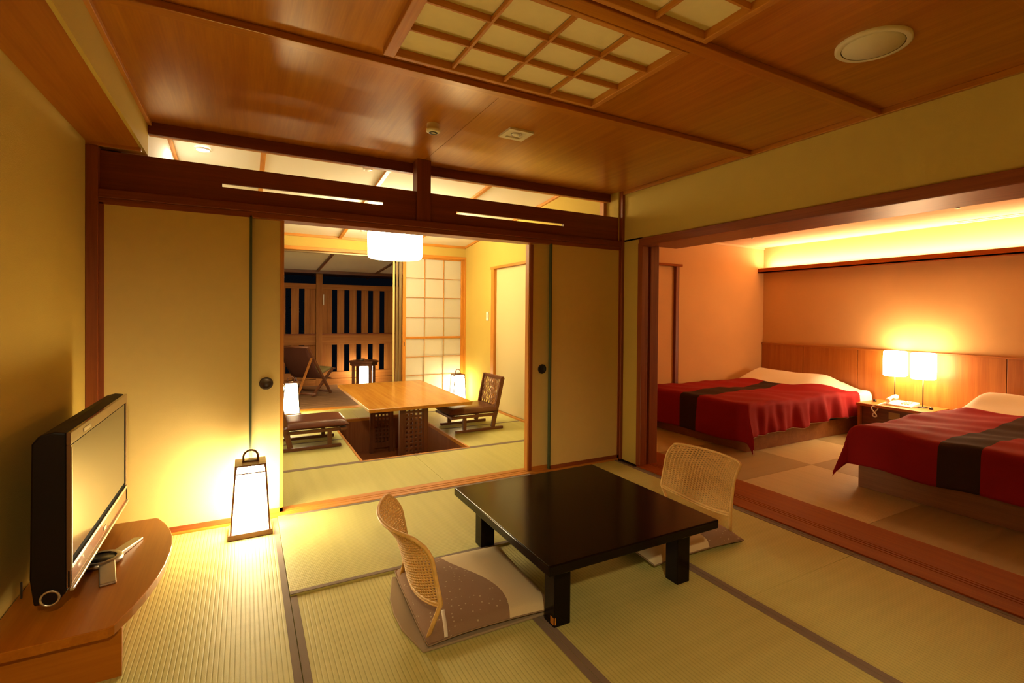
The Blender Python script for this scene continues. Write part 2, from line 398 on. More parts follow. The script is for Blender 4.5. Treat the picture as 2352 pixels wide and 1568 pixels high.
# pit
for a in ((PX0-.02, PX0, PY0-.02, PY1+.02), (PX1, PX1+.02, PY0-.02, PY1+.02)): box('pit_curb', TRIM['Y'], fl, *a, -.03, .004, bevel=.001)
for a in ((PX0, PX1, PY0-.02, PY0), (PX0, PX1, PY1, PY1+.02)): box('pit_curb', TRIM['X'], fl, *a, -.03, .004, bevel=.001)
box('pit_wall', PIT['Z'], fl, PX0-.02, PX0, PY0, PY1, -.42, -.03); box('pit_wall', PIT['Z'], fl, PX1, PX1+.02, PY0, PY1, -.42, -.03)
box('pit_wall', PIT['Z'], fl, PX0, PX1, PY0-.02, PY0, -.42, -.03); box('pit_wall', PIT['Z'], fl, PX0, PX1, PY1, PY1+.02, -.42, -.03)
for i in range(4):
    a = PY0+i*(PY1-PY0)/4
    box('pit_floor_board', PIT['X'], fl, PX0, PX1, a+.001, a+(PY1-PY0)/4-.001, -.43, -.40)
box('step_sill', TRIM['X'], fl, -.48, 2.81, 7.0, 7.13, -.05, .008, bevel=.002)
# bedroom floor: borderless square mats laid in alternating directions, their sheen painted as two tones
flb = setting('floor')
box('corner_board', SILL['Y'], flb, 3.10, 3.262, 3.6005, 4.46, -.03, .0)
box('base_slab', plain('floor_slab_b', (.2, .13, .07), .9), flb, 3.2, 6.2, YB, 4.6, -.12, -.03)
sq = .908
for i in range(4):
    for j in range(-3, 4):
        x0 = 3.262+i*sq; y0 = 2.565+(j-1)*sq; y1 = y0+sq
        if y0 >= 4.46 or y1 < YB: continue
        mat_(x0, min(x0+sq, 6.1), max(y0, YB), min(y1, 4.46), 'X', '', mats=RYUX if (i+j) % 2 == 0 else RYUY)
# threshold between the front room and the bedroom, with grooves
th = setting('trim_1')
box('grey_edge_tape', HERI, th, 2.79, 2.812, YB, 3.222, -.03, .003)
box('rail_board', SILL['Y'], th, 2.812, 2.935, YB, 3.222, -.03, .010, bevel=.002)
for x in (2.940, 2.965): box('rail', SILL['Y'], th, x, x+.018, YB, 3.222, -.03, .010, bevel=.001)
box('groove_bed', REDT['Y'], th, 2.935, 2.99, YB, 3.222, -.03, .002)
box('threshold_board', SILL['Y'], th, 2.988, 3.262, YB, 3.60, -.03, .010, bevel=.002)
# deck
dk = setting('floor')
for i in range(18):
    y = 7.13+i*.137
    box('deck_board', DECK['X'], dk, -.9, 3.4, y, y+.130, -.05, -.008, bevel=.003)

# ---- ceiling of the front room: cedar panels between battens
ce = setting('ceiling')
def panel(x0, x1, y0, y1, ax='Y'): box('ceiling_panel', CEILW[ax], ce, x0+.0012, x1-.0012, y0+.0012, y1-.0012, ZC, ZC+.02)
# panels around the two recessed lattice lights (holes X .50-1.51)
for a in ((-.48, 1.085, 2.20, 3.60), (1.085, XR, 2.20, 3.60), (-.48, .50, 1.42, 2.20), (1.51, XR, 1.42, 2.20),
          (-.48, .50, .64, 1.42), (1.51, XR, .64, 1.42), (-.48, XR, -.5, .64), (-.48, XR, YB, -.5)):
    panel(*a)
panel(.50, 1.51, 2.09, 2.20); panel(.50, 1.51, 1.37, 1.485); panel(.50, 1.51, .64, .74)
for y in (2.205, 1.43, .655, -.12):
    box('batten', CEILW['X'], ce, -.47, XR, y-.03, y+.03, ZC-.028, ZC, bevel=.003)
box('cornice', CEILW['Y'], ce, XR-.022, XR, YB, 3.5, ZC-.03, ZC, bevel=.002)
box('cornice', TRIM['Y'], ce, -.50, -.462, YB, 3.60, ZC-.022, ZC+.004, bevel=.002)
box('upper_deck', WHITE, ce, XL-.1, 3.3, YB, 3.63, 2.60, 2.64)
# valance closing the ceiling edge towards the back room
va = setting('trim_2')
box('valance', BEAM['X'], va, -.48, XR-.03, 3.60, 3.622, 2.252, 2.62, bevel=.002)
box('valance_lip', TRIM['X'], va, -.48, XR-.03, 3.622, 3.655, 2.252, 2.275, bevel=.002)
# lowered soffit along the left wall
so = setting('ceiling')
box('soffit_panel', SOFFIT['Y'], so, XL, -.4955, YB, 3.47, 2.13, 2.15)
box('soffit_face', WALL, so, -.495, -.48, YB, 3.60, 2.13, ZC)
box('soffit_end', WALL, so, XL, -.4955, 3.472, 3.60, 2.13, 2.6)
box('soffit_trim', TRIM['X'], so, XL, -.49, 3.455, 3.47, 2.112, 2.13)
# back room ceiling: white, rising towards the front room, with battens
cr = setting('ceiling')
zc = lambda y: 2.235+.10*(7.01-y)
xs = [-.48, .12, 1.067, 2.03, 2.81]
for i in range(4):
    a, b = xs[i], xs[i+1]; y0, y1 = 3.5, 7.02
    part('ceiling_board', MB().hexa([(a, y0, zc(y0)), (b, y0, zc(y0)), (b, y1, zc(y1)), (a, y1, zc(y1))],
         [(a, y0, zc(y0)+.02), (b, y0, zc(y0)+.02), (b, y1, zc(y1)+.02), (a, y1, zc(y1)+.02)]), WHITE, cr)
for x in xs[1:4]:
    part('batten', MB().bar((x, 3.6, zc(3.6)-.012), (x, 7.01, zc(7.01)-.012), .035, .024), TRIM['Y'], cr)
for x in (-.47, 2.80):
    part('cornice', MB().bar((x, 3.6, zc(3.6)-.014), (x, 7.01, zc(7.01)-.014), .02, .028), TRIM['Y'], cr)
box('cornice', TRIM['X'], cr, -.48, 2.81, 7.0, 7.02, 2.203, 2.236)
# bedroom ceiling
bc = setting('ceiling')
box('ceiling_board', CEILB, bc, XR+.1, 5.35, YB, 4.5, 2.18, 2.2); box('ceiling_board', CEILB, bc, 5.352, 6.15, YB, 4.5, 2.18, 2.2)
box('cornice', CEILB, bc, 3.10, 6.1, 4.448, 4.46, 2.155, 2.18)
# deck ceiling (eave)
ev = setting('ceiling')
zd = lambda y: 2.085-.068*(y-7.65)
for i in range(4):
    a, b = [-.9, .12, 1.067, 2.03, 3.4][i:i+2]
    part('eave_board', MB().hexa([(a, 7.12, zd(7.12)), (b, 7.12, zd(7.12)), (b, 9.35, zd(9.35)), (a, 9.35, zd(9.35))],
         [(a, 7.12, zd(7.12)+.02), (b, 7.12, zd(7.12)+.02), (b, 9.35, zd(9.35)+.02), (a, 9.35, zd(9.35)+.02)]), WHITE, ev)
for x in xs[1:4]:
    part('batten', MB().bar((x, 7.14, zd(7.14)-.012), (x, 10.1, zd(10.1)-.012), .035, .024), DKW['Y'], ev)
box('fascia', DKW['X'], ev, -.9, 3.4, 9.35, 9.42, zd(9.4)-.05, zd(9.4)+.06)
part('outer_eave', MB().hexa([(-.9, 9.42, zd(9.42)-.01), (3.4, 9.42, zd(9.42)-.01), (3.4, 10.1, zd(10.1)), (-.9, 10.1, zd(10.1))],
     [(-.9, 9.42, zd(9.42)+.02), (3.4, 9.42, zd(9.42)+.02), (3.4, 10.1, zd(10.1)+.03), (-.9, 10.1, zd(10.1)+.03)]), DKW['X'], ev)

# ---- the dividing line: posts, head rail, openwork transom board
tr = setting('trim_3')
box('post', REDT['Z'], tr, XL, -.668, 3.45, 3.61, 0, 2.112, bevel=.003)
box('post', REDT['Z'], tr, 2.823, 2.85, 3.45, 3.61, 0, 2.6, bevel=.002)
box('head_rail', BEAM['X'], tr, -.668, 2.823, 3.452, 3.61, 1.845, 1.890, bevel=.004)
box('head_rail_face', REDT['X'], tr, -.668, 2.823, 3.466, 3.60, 1.812, 1.845, bevel=.003)
# transom board with two long slots: one mesh, real openings
def slotted(x0, x1, sx0, sx1, sz0, sz1):
    m_ = MB(); a, b = 3.492, 3.515; z0, z1 = 1.89, 2.098
    m_.box(x0, x1, a, b, z0, sz0).box(x0, x1, a, b, sz1, z1).box(x0, sx0, a, b, sz0, sz1).box(sx1, x1, a, b, sz0, sz1)
    part('transom_board', m_, BEAM['X'], tr)
slotted(-.668, 1.028, -.118, .804, 1.977, 1.998)
slotted(1.127, 2.823, 1.325, 2.248, 1.971, 1.991)
box('transom_post', BEAM['Z'], tr, 1.028, 1.127, 3.47, 3.575, 1.89, ZC, bevel=.003)
box('wall_post', TRIM['Z'], tr, 2.78, 2.822, 3.66, 3.72, 1.9, 2.58)

def fusuma(name, x0, x1, yc, framez, pull=None, pullm=PULLM, edge=None):
    o = setting(name, ((x0+x1)/2, yc, .012))
    t = .012; fw_ = .022
    z0, z1 = .012, 1.822
    box('paper_panel', FUSUMA, o, x0+.01, x1-.01, yc-t, yc+t, z0+.02, z1-.004)
    box('bottom_rail', framez['X'], o, x0, x1, yc-t-.003, yc+t+.003, z0, z0+.030, bevel=.002)
    box('top_rail', framez['X'], o, x0, x1, yc-t-.003, yc+t+.003, z1-.012, z1+.01, bevel=.002)
    if edge != 'l': box('stile', framez['Z'], o, x0, x0+fw_, yc-t-.003, yc+t+.003, z0, z1, bevel=.002)
    else: box('thin_stile', DARKG, o, x0-.002, x0+.010, yc-t-.003, yc+t+.003, z0, z1, bevel=.001)
    if edge != 'r': box('stile', framez['Z'], o, x1-fw_, x1, yc-t-.003, yc+t+.003, z0, z1, bevel=.002)
    else: box('thin_stile', DARKG, o, x1-.012, x1+.002, yc-t-.003, yc+t+.003, z0, z1, bevel=.001)
    if pull is not None:
        m_ = MB()
        def disc(prof, y, mi):
            pass
        m_.lathe([(.0, .003), (.024, .003), (.026, .006), (.034, .008), (.038, .004), (.038, 0)], n=32)
        for i, v in enumerate(m_.v): m_.v[i] = (pull+v[0], yc-t-v[2], .815+v[1])
        part('door_pull', m_, pullm, o)
    return o
fusuma('door_1', -.668, .034, 3.480, REDT, edge='r')
fusuma('door_2', -.60, .209, 3.520, TRIM, pull=.113)
fusuma('door_3', 1.945, 2.80, 3.520, TRIM, pull=2.065, pullm=PULLB)
fusuma('door_4', 2.118, 2.823, 3.480, REDT, edge='l')
box('stile_edge', TRIM['Z'], bpy.data.objects['door_3'], 1.938, 1.9445, 3.508, 3.56, .013, 1.80)  # brighter wood puts the back room light into this edge's colour
box('stile_face', REDT['Z'], bpy.data.objects['door_3'], 1.9445, 1.972, 3.4985, 3.5045, .013, 1.80)  # front of the same stile, in darker red wood

# ---- opening to the bedroom: jamb and head
jb = setting('trim_4')
box('jamb_board', REDT['Z'], jb, 2.835, 2.90, 3.205, 3.26, 0, 1.85, bevel=.003)
box('jamb_groove', BEAM['Z'], jb, 2.90, 2.93, 3.218, 3.26, 0, 1.85)
box('jamb_board', REDT['Z'], jb, 2.93, 3.02, 3.205, 3.26, 0, 1.85, bevel=.003)
box('pocket_board', WALLB, jb, 3.02, 3.032, 3.262, 3.60, 0, 2.18)
box('head_board', REDT['Y'], jb, 2.832, 2.93, YB, 3.25, 1.822, 1.888, bevel=.004)
box('head_track', REDT['Y'], jb, 2.935, 3.26, YB, 3.25, 1.835, 1.90, bevel=.003)
# bedroom side door in a recess
bd = setting('door_5')
box('door_leaf', WALLB, bd, 4.18, 4.49, 4.500, 4.52, 0, 1.842)
box('reveal', BEAM['Z'], bd, 4.485, 4.535, 4.462, 4.53, 0, 1.842)
box('architrave', SILL['X'], bd, 4.15, 4.575, 4.448, 4.47, 1.842, 1.870, bevel=.002)
# back room side door
sd = setting('door_6')
box('door_leaf', plain('door_paper_yellow', (.66, .54, .26), .85), sd, 2.835, 2.86, 5.16, 6.03, .02, 1.835)
box('frame_post', TRIM['Z'], sd, 2.795, 2.86, 5.995, 6.085, 0, 1.84, bevel=.002)
box('frame_head', TRIM['Y'], sd, 2.792, 2.86, 5.10, 6.11, 1.838, 1.868, bevel=.002)
box('door_stile', TRIM['Z'], sd, 2.828, 2.862, 5.14, 5.20, .0, 1.84, bevel=.002)
box('baseboard_right', TRIM['Y'], sd, 2.800, 2.83, 5.15, 5.995, 0, .018)
# rear wall openings: head rail, shoji, glass door leaves
hr = setting('trim_5')
box('head_rail', TRIM['X'], hr, -.48, 2.812, 6.985, 7.13, 2.035, 2.078, bevel=.003)
box('head_lip', ALU, hr, -.48, 1.90, 7.06, 7.12, 2.015, 2.035)
box('end_post', TRIM['Z'], hr, 2.785, 2.812, 6.985, 7.13, 0, 2.04, bevel=.002)
sh = setting('window_1', (2.36, 7.03, 0))
S0, S1 = 1.892, 2.786
for a, b in ((S0, 1.932), (2.742, S1)): box('stile', TRIM['Z'], sh, a, b, 7.01, 7.045, .01, 2.04, bevel=.002)
for a, b in ((.01, .055), (2.018, 2.04), (.898, .926)): box('rail', TRIM['X'], sh, 1.932, 2.742, 7.012, 7.043, a, b, bevel=.002)
cols = [1.932, 2.199, 2.478, 2.742]; rows = [2.018, 1.746, 1.474, 1.195, .912, .642, .381, .107, .055]
for c in cols[1:3]: box('muntin', TRIM['Z'], sh, c-.003, c+.003, 7.014, 7.028, .055, 2.018)
for r in (1.746, 1.474, 1.195, .642, .381, .107): box('muntin', TRIM['X'], sh, 1.932, 2.742, 7.016, 7.027, r-.003, r+.003)
for i in range(3):
    for j in range(8):
        box('paper_pane', PAPER, sh, cols[i]+.001, cols[i+1]-.001, 7.029, 7.031, rows[j+1]+.001, rows[j]-.001)
box('finger_pull', PULLM, sh, 1.908, 1.917, 7.006, 7.0105, .80, .85, bevel=.002)
gd = setting('window_2', (2.3, 7.08, 0))
for x0, x1, y0, m_ in ((1.775, 1.800, 7.095, FUSUMA), (1.812, 1.842, 7.075, ALU), (1.850, 1.885, 7.055, ALU), (2.76, 2.79, 7.06, ALU)):
    box('stile', m_, gd, x0, x1, y0, y0+.025, .01, 2.03, bevel=.002)
box('glass_pane', GLASSM, gd, 1.885, 2.76, 7.064, 7.070, .06, 1.98)
box('bottom_rail', ALU, gd, 1.885, 2.76, 7.055, 7.08, .01, .06); box('top_rail', ALU, gd, 1.885, 2.76, 7.055, 7.08, 1.98, 2.03)

# ================================================================= FRONT ROOM THINGS
# ---- lattice ceiling lights
def lattice(name, y0, y1, label):
    t = thing(name, (1.005, (y0+y1)/2, ZC), label, 'ceiling light', 'lattice ceiling lights')
    X0, X1 = .48, 1.53
    zb, zt = 2.292, 2.345
    for a in ((X0, X0+.045), (X1-.030, X1)): box('frame_side', TRIM['Y'], t, a[0], a[1], y0, y1, zb, zt, bevel=.003)
    for a in ((y0, y0+.026), (y1-.024, y1)): box('frame_side', TRIM['X'], t, X0+.045, X1-.030, a[0], a[1], zb, zt, bevel=.003)
    xi0, xi1, yi0, yi1 = X0+.045, X1-.030, y0+.026, y1-.024
    for i in range(1, 4):
        x = xi0+(xi1-xi0)*i/4; box('lattice_bar', TRIM['Y'], t, x-.0055, x+.0055, yi0, yi1, zb+.006, zb+.024, bevel=.001)
    for j in range(1, 3):
        y = yi0+(yi1-yi0)*j/3; box('lattice_bar', TRIM['X'], t, xi0, xi1, y-.0055, y+.0055, zb+.008, zb+.032, bevel=.001)
    for i in range(4):
        for j in range(3):
            xa = xi0+(xi1-xi0)*i/4; ya = yi0+(yi1-yi0)*j/3
            box('paper_pane', PAPERC, t, xa+.001, xa+(xi1-xi0)/4-.001, ya+.001, ya+(yi1-yi0)/3-.001, zb+.032, zb+.036)
    return t
lattice('ceiling_light', 1.465, 2.105, 'lattice paper ceiling light nearest the transom, shown whole, unlit')
lattice('ceiling_light', .745, 1.385, 'lattice paper ceiling light cut off by the top edge of the picture, unlit')

# ---- small ceiling fittings
t = thing('smoke_detector', (.92, 2.80, ZC), 'small round ivory smoke detector on wooden ceiling beside the transom post', 'smoke detector')
part('housing', MB().lathe([(.036, 0), (.036, -.026), (.040, -.030), (.040, -.042), (.030, -.048), (.0, -.048)], (.92, 2.80, ZC), 28), PLAST, t)
part('sensor_vents', MB().lathe([(.016, -.0485), (.024, -.0485), (.024, -.051), (.016, -.051)], (.92, 2.80, ZC), 20), BLACKP, t)
t = thing('ceiling_speaker', (2.125, 1.085, ZC), 'large round ivory ceiling speaker cover on dark red wood ceiling', 'speaker')
part('outer_ring', MB().lathe([(.130, 0), (.130, -.010), (.122, -.014), (.108, -.012)], (2.125, 1.085, ZC), 64), PLAST, t)
part('cover_disc', MB().lathe([(.106, -.008), (.104, -.012), (.0, -.014)], (2.125, 1.085, ZC), 64), PLAST, t)
part('shadow_gap', MB().lathe([(.109, -.0065), (.105, -.0065)], (2.125, 1.085, ZC), 64), BLACKP, t)
t = thing('ceiling_downlight', (1.388, 2.685, ZC), 'small square ivory ceiling downlight with round inset lens', 'downlight')
m_ = MB(); a, b, c, d = 1.31, 1.466, 2.607, 2.763
m_.box(a, b, c, c+.03, ZC-.012, ZC).box(a, b, d-.03, d, ZC-.012, ZC).box(a, a+.03, c+.03, d-.03, ZC-.012, ZC).box(b-.03, b, c+.03, d-.03, ZC-.012, ZC)
part('square_trim', m_, PLAST, t)
box('inner_plate', PLAST, t, a+.03, b-.03, c+.03, d-.03, ZC-.004, ZC-.001)
part('lens', MB().lathe([(.0, -.016), (.012, -.015), (.022, -.012), (.026, -.004)], (1.388, 2.685, ZC), 20), plain('lens_plastic', (.8, .75, .6), .2), t)
part('lens_ring', MB().lathe([(.026, -.004), (.026, -.012), (.031, -.012), (.031, -.004)], (1.388, 2.685, ZC), 20), SILVER, t)
# fittings in the back room ceiling
def sloped_fix(name, x, y, r, mat, label, cat, gl=None):
    t = thing(name, (x, y, zc(y)), label, cat)
    part('rim', MB().lathe([(r, .002), (r, -.008), (r*.8, -.012), (r*.72, -.008)], (x, y, zc(y)), 24), mat, t)
    part('lens', MB().lathe([(r*.72, -.009), (r*.4, -.014), (0, -.015)], (x, y, zc(y)), 24), gl or mat, t)
sloped_fix('ceiling_downlight', -.28, 4.60, .055, WPLAST, 'lit round downlight in sloping white ceiling at far left above the transom', 'downlight', G_SPOT)
sloped_fix('smoke_detector', .91, 4.52, .04, WPLAST, 'tiny white detector on the white ceiling left of the transom post', 'smoke detector')
sloped_fix('sprinkler', 1.28, 6.60, .03, PLAST, 'tiny round sprinkler cap on back room ceiling left of the pendant lamp', 'sprinkler')
# bedroom ceiling fittings
def sprinkler(x, y, label, r=.03):
    t = thing('sprinkler', (x, y, 2.18), label, 'sprinkler')
    part('plate', MB().lathe([(r, 0), (r, -.004), (r*.4, -.008)], (x, y, 2.18), 20), PLAST, t)
    part('nozzle', MB().lathe([(r*.35, -.006), (r*.35, -.02), (r*.6, -.024), (0, -.026)], (x, y, 2.18), 14), STEEL, t)
sprinkler(5.09, 1.92, 'larger sprinkler on the bedroom ceiling near the right edge', .04)
sprinkler(5.08, 3.87, 'smaller-looking sprinkler on the bedroom ceiling above the far bed', .028)
t = thing('air_vent', (5.98, 1.3, 2.18), 'long slim slotted air vent in bedroom ceiling above the light shelf', 'vent')
box('vent_frame', PLAST, t, 5.915, 6.045, .4, 2.27, 2.174, 2.1795)
for k in range(3): box('slot', BLACKP, t, 5.94+k*.03, 5.950+k*.03, .42, 2.25, 2.1725, 2.1745)
# entry downlight behind the camera
t = thing('ceiling_downlight', (-.05, -.9, ZC), 'round downlight in the entry end of the wooden ceiling, behind the viewer', 'downlight')
part('rim', MB().lathe([(.07, 0), (.07, -.008), (.05, -.010)], (-.05, -.9, ZC), 28), PLAST, t)

# ---- lanterns
def lantern(loc, label, gm=G_LAN, bot=(.104, .085), top=(.077, .080), H=.385, body=.405):
    t = thing('floor_lantern', loc, label, 'lantern', 'paper floor lanterns')
    x, y, z = loc
    bw, bd_ = bot; tw, td = top
    z0, z1 = z+.032, z+H
    box('base', DKW['X'], t, x-bw-.004, x+bw+.004, y-bd_-.004, y+bd_+.004, z, z+.030, bevel=.003)
    def ring(k, s=1.0, zz=None):
        f = (zz-z0)/(z1-z0); a = (bw-.010)+(tw-.004-bw+.010)*f; b = (bd_-.010)+(td-.004-bd_+.010)*f
        return [(x-a*s, y-b*s, zz), (x+a*s, y-b*s, zz), (x+a*s, y+b*s, zz), (x-a*s, y+b*s, zz)]
    lo = ring(0, .95, z0); hi = ring(0, .95, z1-.03)
    m_ = MB().add(lo+hi, [(0,1,5,4),(1,2,6,5),(2,3,7,6),(3,0,4,7)])
    part('paper_shade', m_, gm, t)
    l2 = ring(0, 1, z0-.002); h2 = ring(0, 1, z1)
    for k in range(4):
        part('frame_post', MB().bar(l2[k], h2[k], .009, .009), IRON if gm is not G_LAN else DKW['Z'], t)
    for k in range(4):
        part('top_rail', MB().bar([h2[k][0], h2[k][1], z1-.028], [h2[(k+1) % 4][0], h2[(k+1) % 4][1], z1-.028], .008, .006), DKW['X'], t)
    part('shade_top_glow', MB().box(x-tw*.82, x+tw*.82, y-td*.82, y+td*.82, z1-.022, z1-.006), gm, t)
    m_ = MB().box(x-tw, x-tw+.012, y-td, y+td, z1-.004, z1+.012).box(x+tw-.012, x+tw, y-td, y+td, z1-.004, z1+.012)
    m_.box(x-tw, x+tw, y-td, y+td, z1+.010, z1+.018)
    part('top_board', m_, DKW['X'], t, bevel=.001)
    zt = z1+.018
    pts = [(x-.036, y, zt)]+[(x-.036*math.cos(a), y, zt+.028+.036*math.sin(a)*1.0) for a in [PI*i/14 for i in range(15)]]+[(x+.036, y, zt)]
    part('handle', MB().tube(pts, .0055, 8), DKW['Z'], t)
    part('handle_bar', MB().tube([(x-.042, y, zt+.004), (x+.042, y, zt+.004)], .004, 8), STEEL, t)
    return t
L1 = lantern((.030, 3.30, .0), 'large lit paper floor lantern in front of the left sliding screen, with arched handle')
lantern((.485, 6.84, 0), 'lit paper floor lantern at the left edge of the back room opening, by the deck', G_LANR)
lantern((2.612, 6.78, 0), 'lit paper floor lantern in the back room corner, right of the shoji', G_LANR)
lantern((1.80, 9.25, -.008), 'lit paper lantern standing on the deck behind the small wooden table', G_LANR)

# ---- television and its low console
t = thing('television_console', (-.5, 2.67, 0), 'low caramel brown console with bowed front edge against the left wall, under the television', 'console')
poly = [(-.718, 2.15), (-.392, 2.15), (-.376, 2.165)]
arc = [(-.343, 2.26), (-.318, 2.36), (-.298, 2.47), (-.286, 2.58), (-.281, 2.70), (-.282, 2.80), (-.292, 2.90), (-.310, 2.99), (-.340, 3.09), (-.376, 3.175), (-.39, 3.19), (-.718, 3.20)]
part('top_board', MB().prism(poly+arc, .166, .200), TVW['Y'], t, bevel=.003)
body = [(-.716, 2.20), (-.362, 2.20), (-.50, 3.10), (-.716, 3.12)]
part('cabinet_body', MB().prism(body, .0, .166), TVW['X'], t, bevel=.002)
t = thing('television', (-.55, 2.74, .20), 'flat screen television with dark wine casing on a silver pedestal, switched off', 'television')
TX, Ya, Yb, za, zb = -.515, 2.292, 3.245, .300, .832
m_ = MB()
prof = [(TX-.012, za), (TX-.012, zb), (TX-.045, zb+.006), (TX-.082, zb-.004), (TX-.10, zb-.03), (TX-.105, za+.05), (TX-.095, za-.04), (TX-.05, za-.045), (TX-.012, za-.015)]
n_ = len(prof)
m_.add([(x, Ya, z) for x, z in prof]+[(x, Yb, z) for x, z in prof], [tuple(range(n_)), tuple(range(n_, 2*n_))[::-1]]+[(i, n_+i, n_+(i+1) % n_, (i+1) % n_) for i in range(n_)])
part('rear_casing', m_, TVCASE, t, bevel=.006)
bz = .030
m_ = MB().box(TX-.012, TX, Ya, Yb, zb-bz-.012, zb).box(TX-.012, TX, Ya, Ya+.012, za, zb-bz-.012).box(TX-.012, TX, Yb-.026, Yb, za, zb-bz-.012)
part('bezel', m_, TVFRAME, t, bevel=.002)
box('black_inner_edge', plain('matte_black', (.004, .004, .004), .8, spec=.05), t, TX-.011, TX-.0035, Ya+.012, Yb-.026, za+.076, zb-bz-.012)
box('screen', SCREEN, t, TX-.0036, TX-.002, Ya+.018, Yb-.056, za+.098, zb-bz-.016)
box('silver_line', SILVER, t, TX-.006, TX+.003, Ya+.004, Yb-.004, za+.062, za+.076, bevel=.001)
box('silver_line', SILVER, t, TX-.006, TX+.003, Ya+.002, Ya+.010, za+.062, zb-bz-.02, bevel=.001)
box('red_strip', TVRED, t, TX-.010, TX, Ya, Yb, za, za+.062, bevel=.003)
box('silver_lip', SILVER, t, TX-.004, TX+.008, Ya, Yb, za-.012, za+.000, bevel=.003)
box('name_plate', SILVER, t, TX-.001, TX+.0015, 2.452, 2.545, zb-.030, zb-.016)
box('indicator', SILVER, t, TX, TX+.002, 2.76, 2.80, za+.02, za+.035)
part('speaker_bar', MB().tube([(TX-.052, Ya-.004, za-.020), (TX-.052, Yb+.004, za-.020)], .028, 24), TVCASE, t)
m_ = MB().lathe([(.026, 0), (.034, 0), (.034, .004), (.026, .004), (.026, 0)], n=32)
m_.v = [(TX-.052+v[0]*.8, Ya-.005-v[2], za-.020+v[1]*.8) for v in m_.v]
part('silver_ring', m_, SILVER, t)
# pedestal: hub, front fork, rear foot
hx, hy = -.545, 2.735
part('neck', MB().box(hx-.045, hx-.01, hy-.07, hy+.07, .215, .36), BLACKP, t, bevel=.006)
part('hub', MB().lathe([(.055, .206), (.075, .206), (.078, .214), (.072, .226), (.055, .226)], (hx+.025, hy-.015, 0), 32), STEEL, t)
part('hub_core', MB().lathe([(.056, .208), (.056, .222), (0, .224)], (hx+.025, hy-.015, 0), 32), BLACKP, t)
def foot(p0, p1, w0, w1):
    p0 = Vector(p0); p1 = Vector(p1); d = (p1-p0).normalized(); s = Vector((-d.y, d.x, 0))
    lo = [p0-s*w0, p1-s*w1, p1+s*w1, p0+s*w0]
    part('foot', MB().hexa([(q.x, q.y, .2003) for q in lo], [(lo[0].x, lo[0].y, .224), (lo[1].x, lo[1].y, .211), (lo[2].x, lo[2].y, .211), (lo[3].x, lo[3].y, .224)]), STEEL, t, bevel=.004, seg=3)
foot((hx+.055, hy-.055, 0), (-.452, 2.485, 0), .026, .026)
foot((hx+.070, hy+.020, 0), (-.422, 2.925, 0), .022, .020)
foot((hx-.03, hy-.05, 0), (-.672, 2.575, 0), .024, .028)
box('cable', IRON, t, -.705, -.70, 2.52, 2.525, .201, .26)

# ---- low black table
t = thing('low_table', (1.455, 2.125, 0), 'low square black lacquered table in the middle of the front room', 'table')
bx = (.992, 1.918, 1.620, 2.618)
part('tabletop', MB().box(*bx, .262, .303), BLACKL, t, bevel=.005, seg=3)
m_ = MB()
m_.box(1.11, 1.80, 1.735, 1.755, .215, .262).box(1.11, 1.80, 2.50, 2.52, .215, .262).box(1.085, 1.105, 1.77, 2.49, .215, .262).box(1.80, 1.82, 1.77, 2.49, .215, .262)
part('apron', m_, BLACKL, t)
for lx, ly in ((1.110, 1.745), (1.783, 1.745), (1.130, 2.512), (1.783, 2.512)):
    l_ = part('leg', MB().box(lx-.039, lx+.039, ly-.039, ly+.039, .0, .262), BLACKL, t, bevel=.003)
    if ly < 2 and lx < 1.5:
        part('chipped_paint', MB().prism([(lx-.040, ly-.012), (lx-.036, ly-.012), (lx-.030, ly-.0398), (lx-.034, ly-.0404), (lx-.0404, ly-.034)], .012, .040), TRIM['Z'], l_)

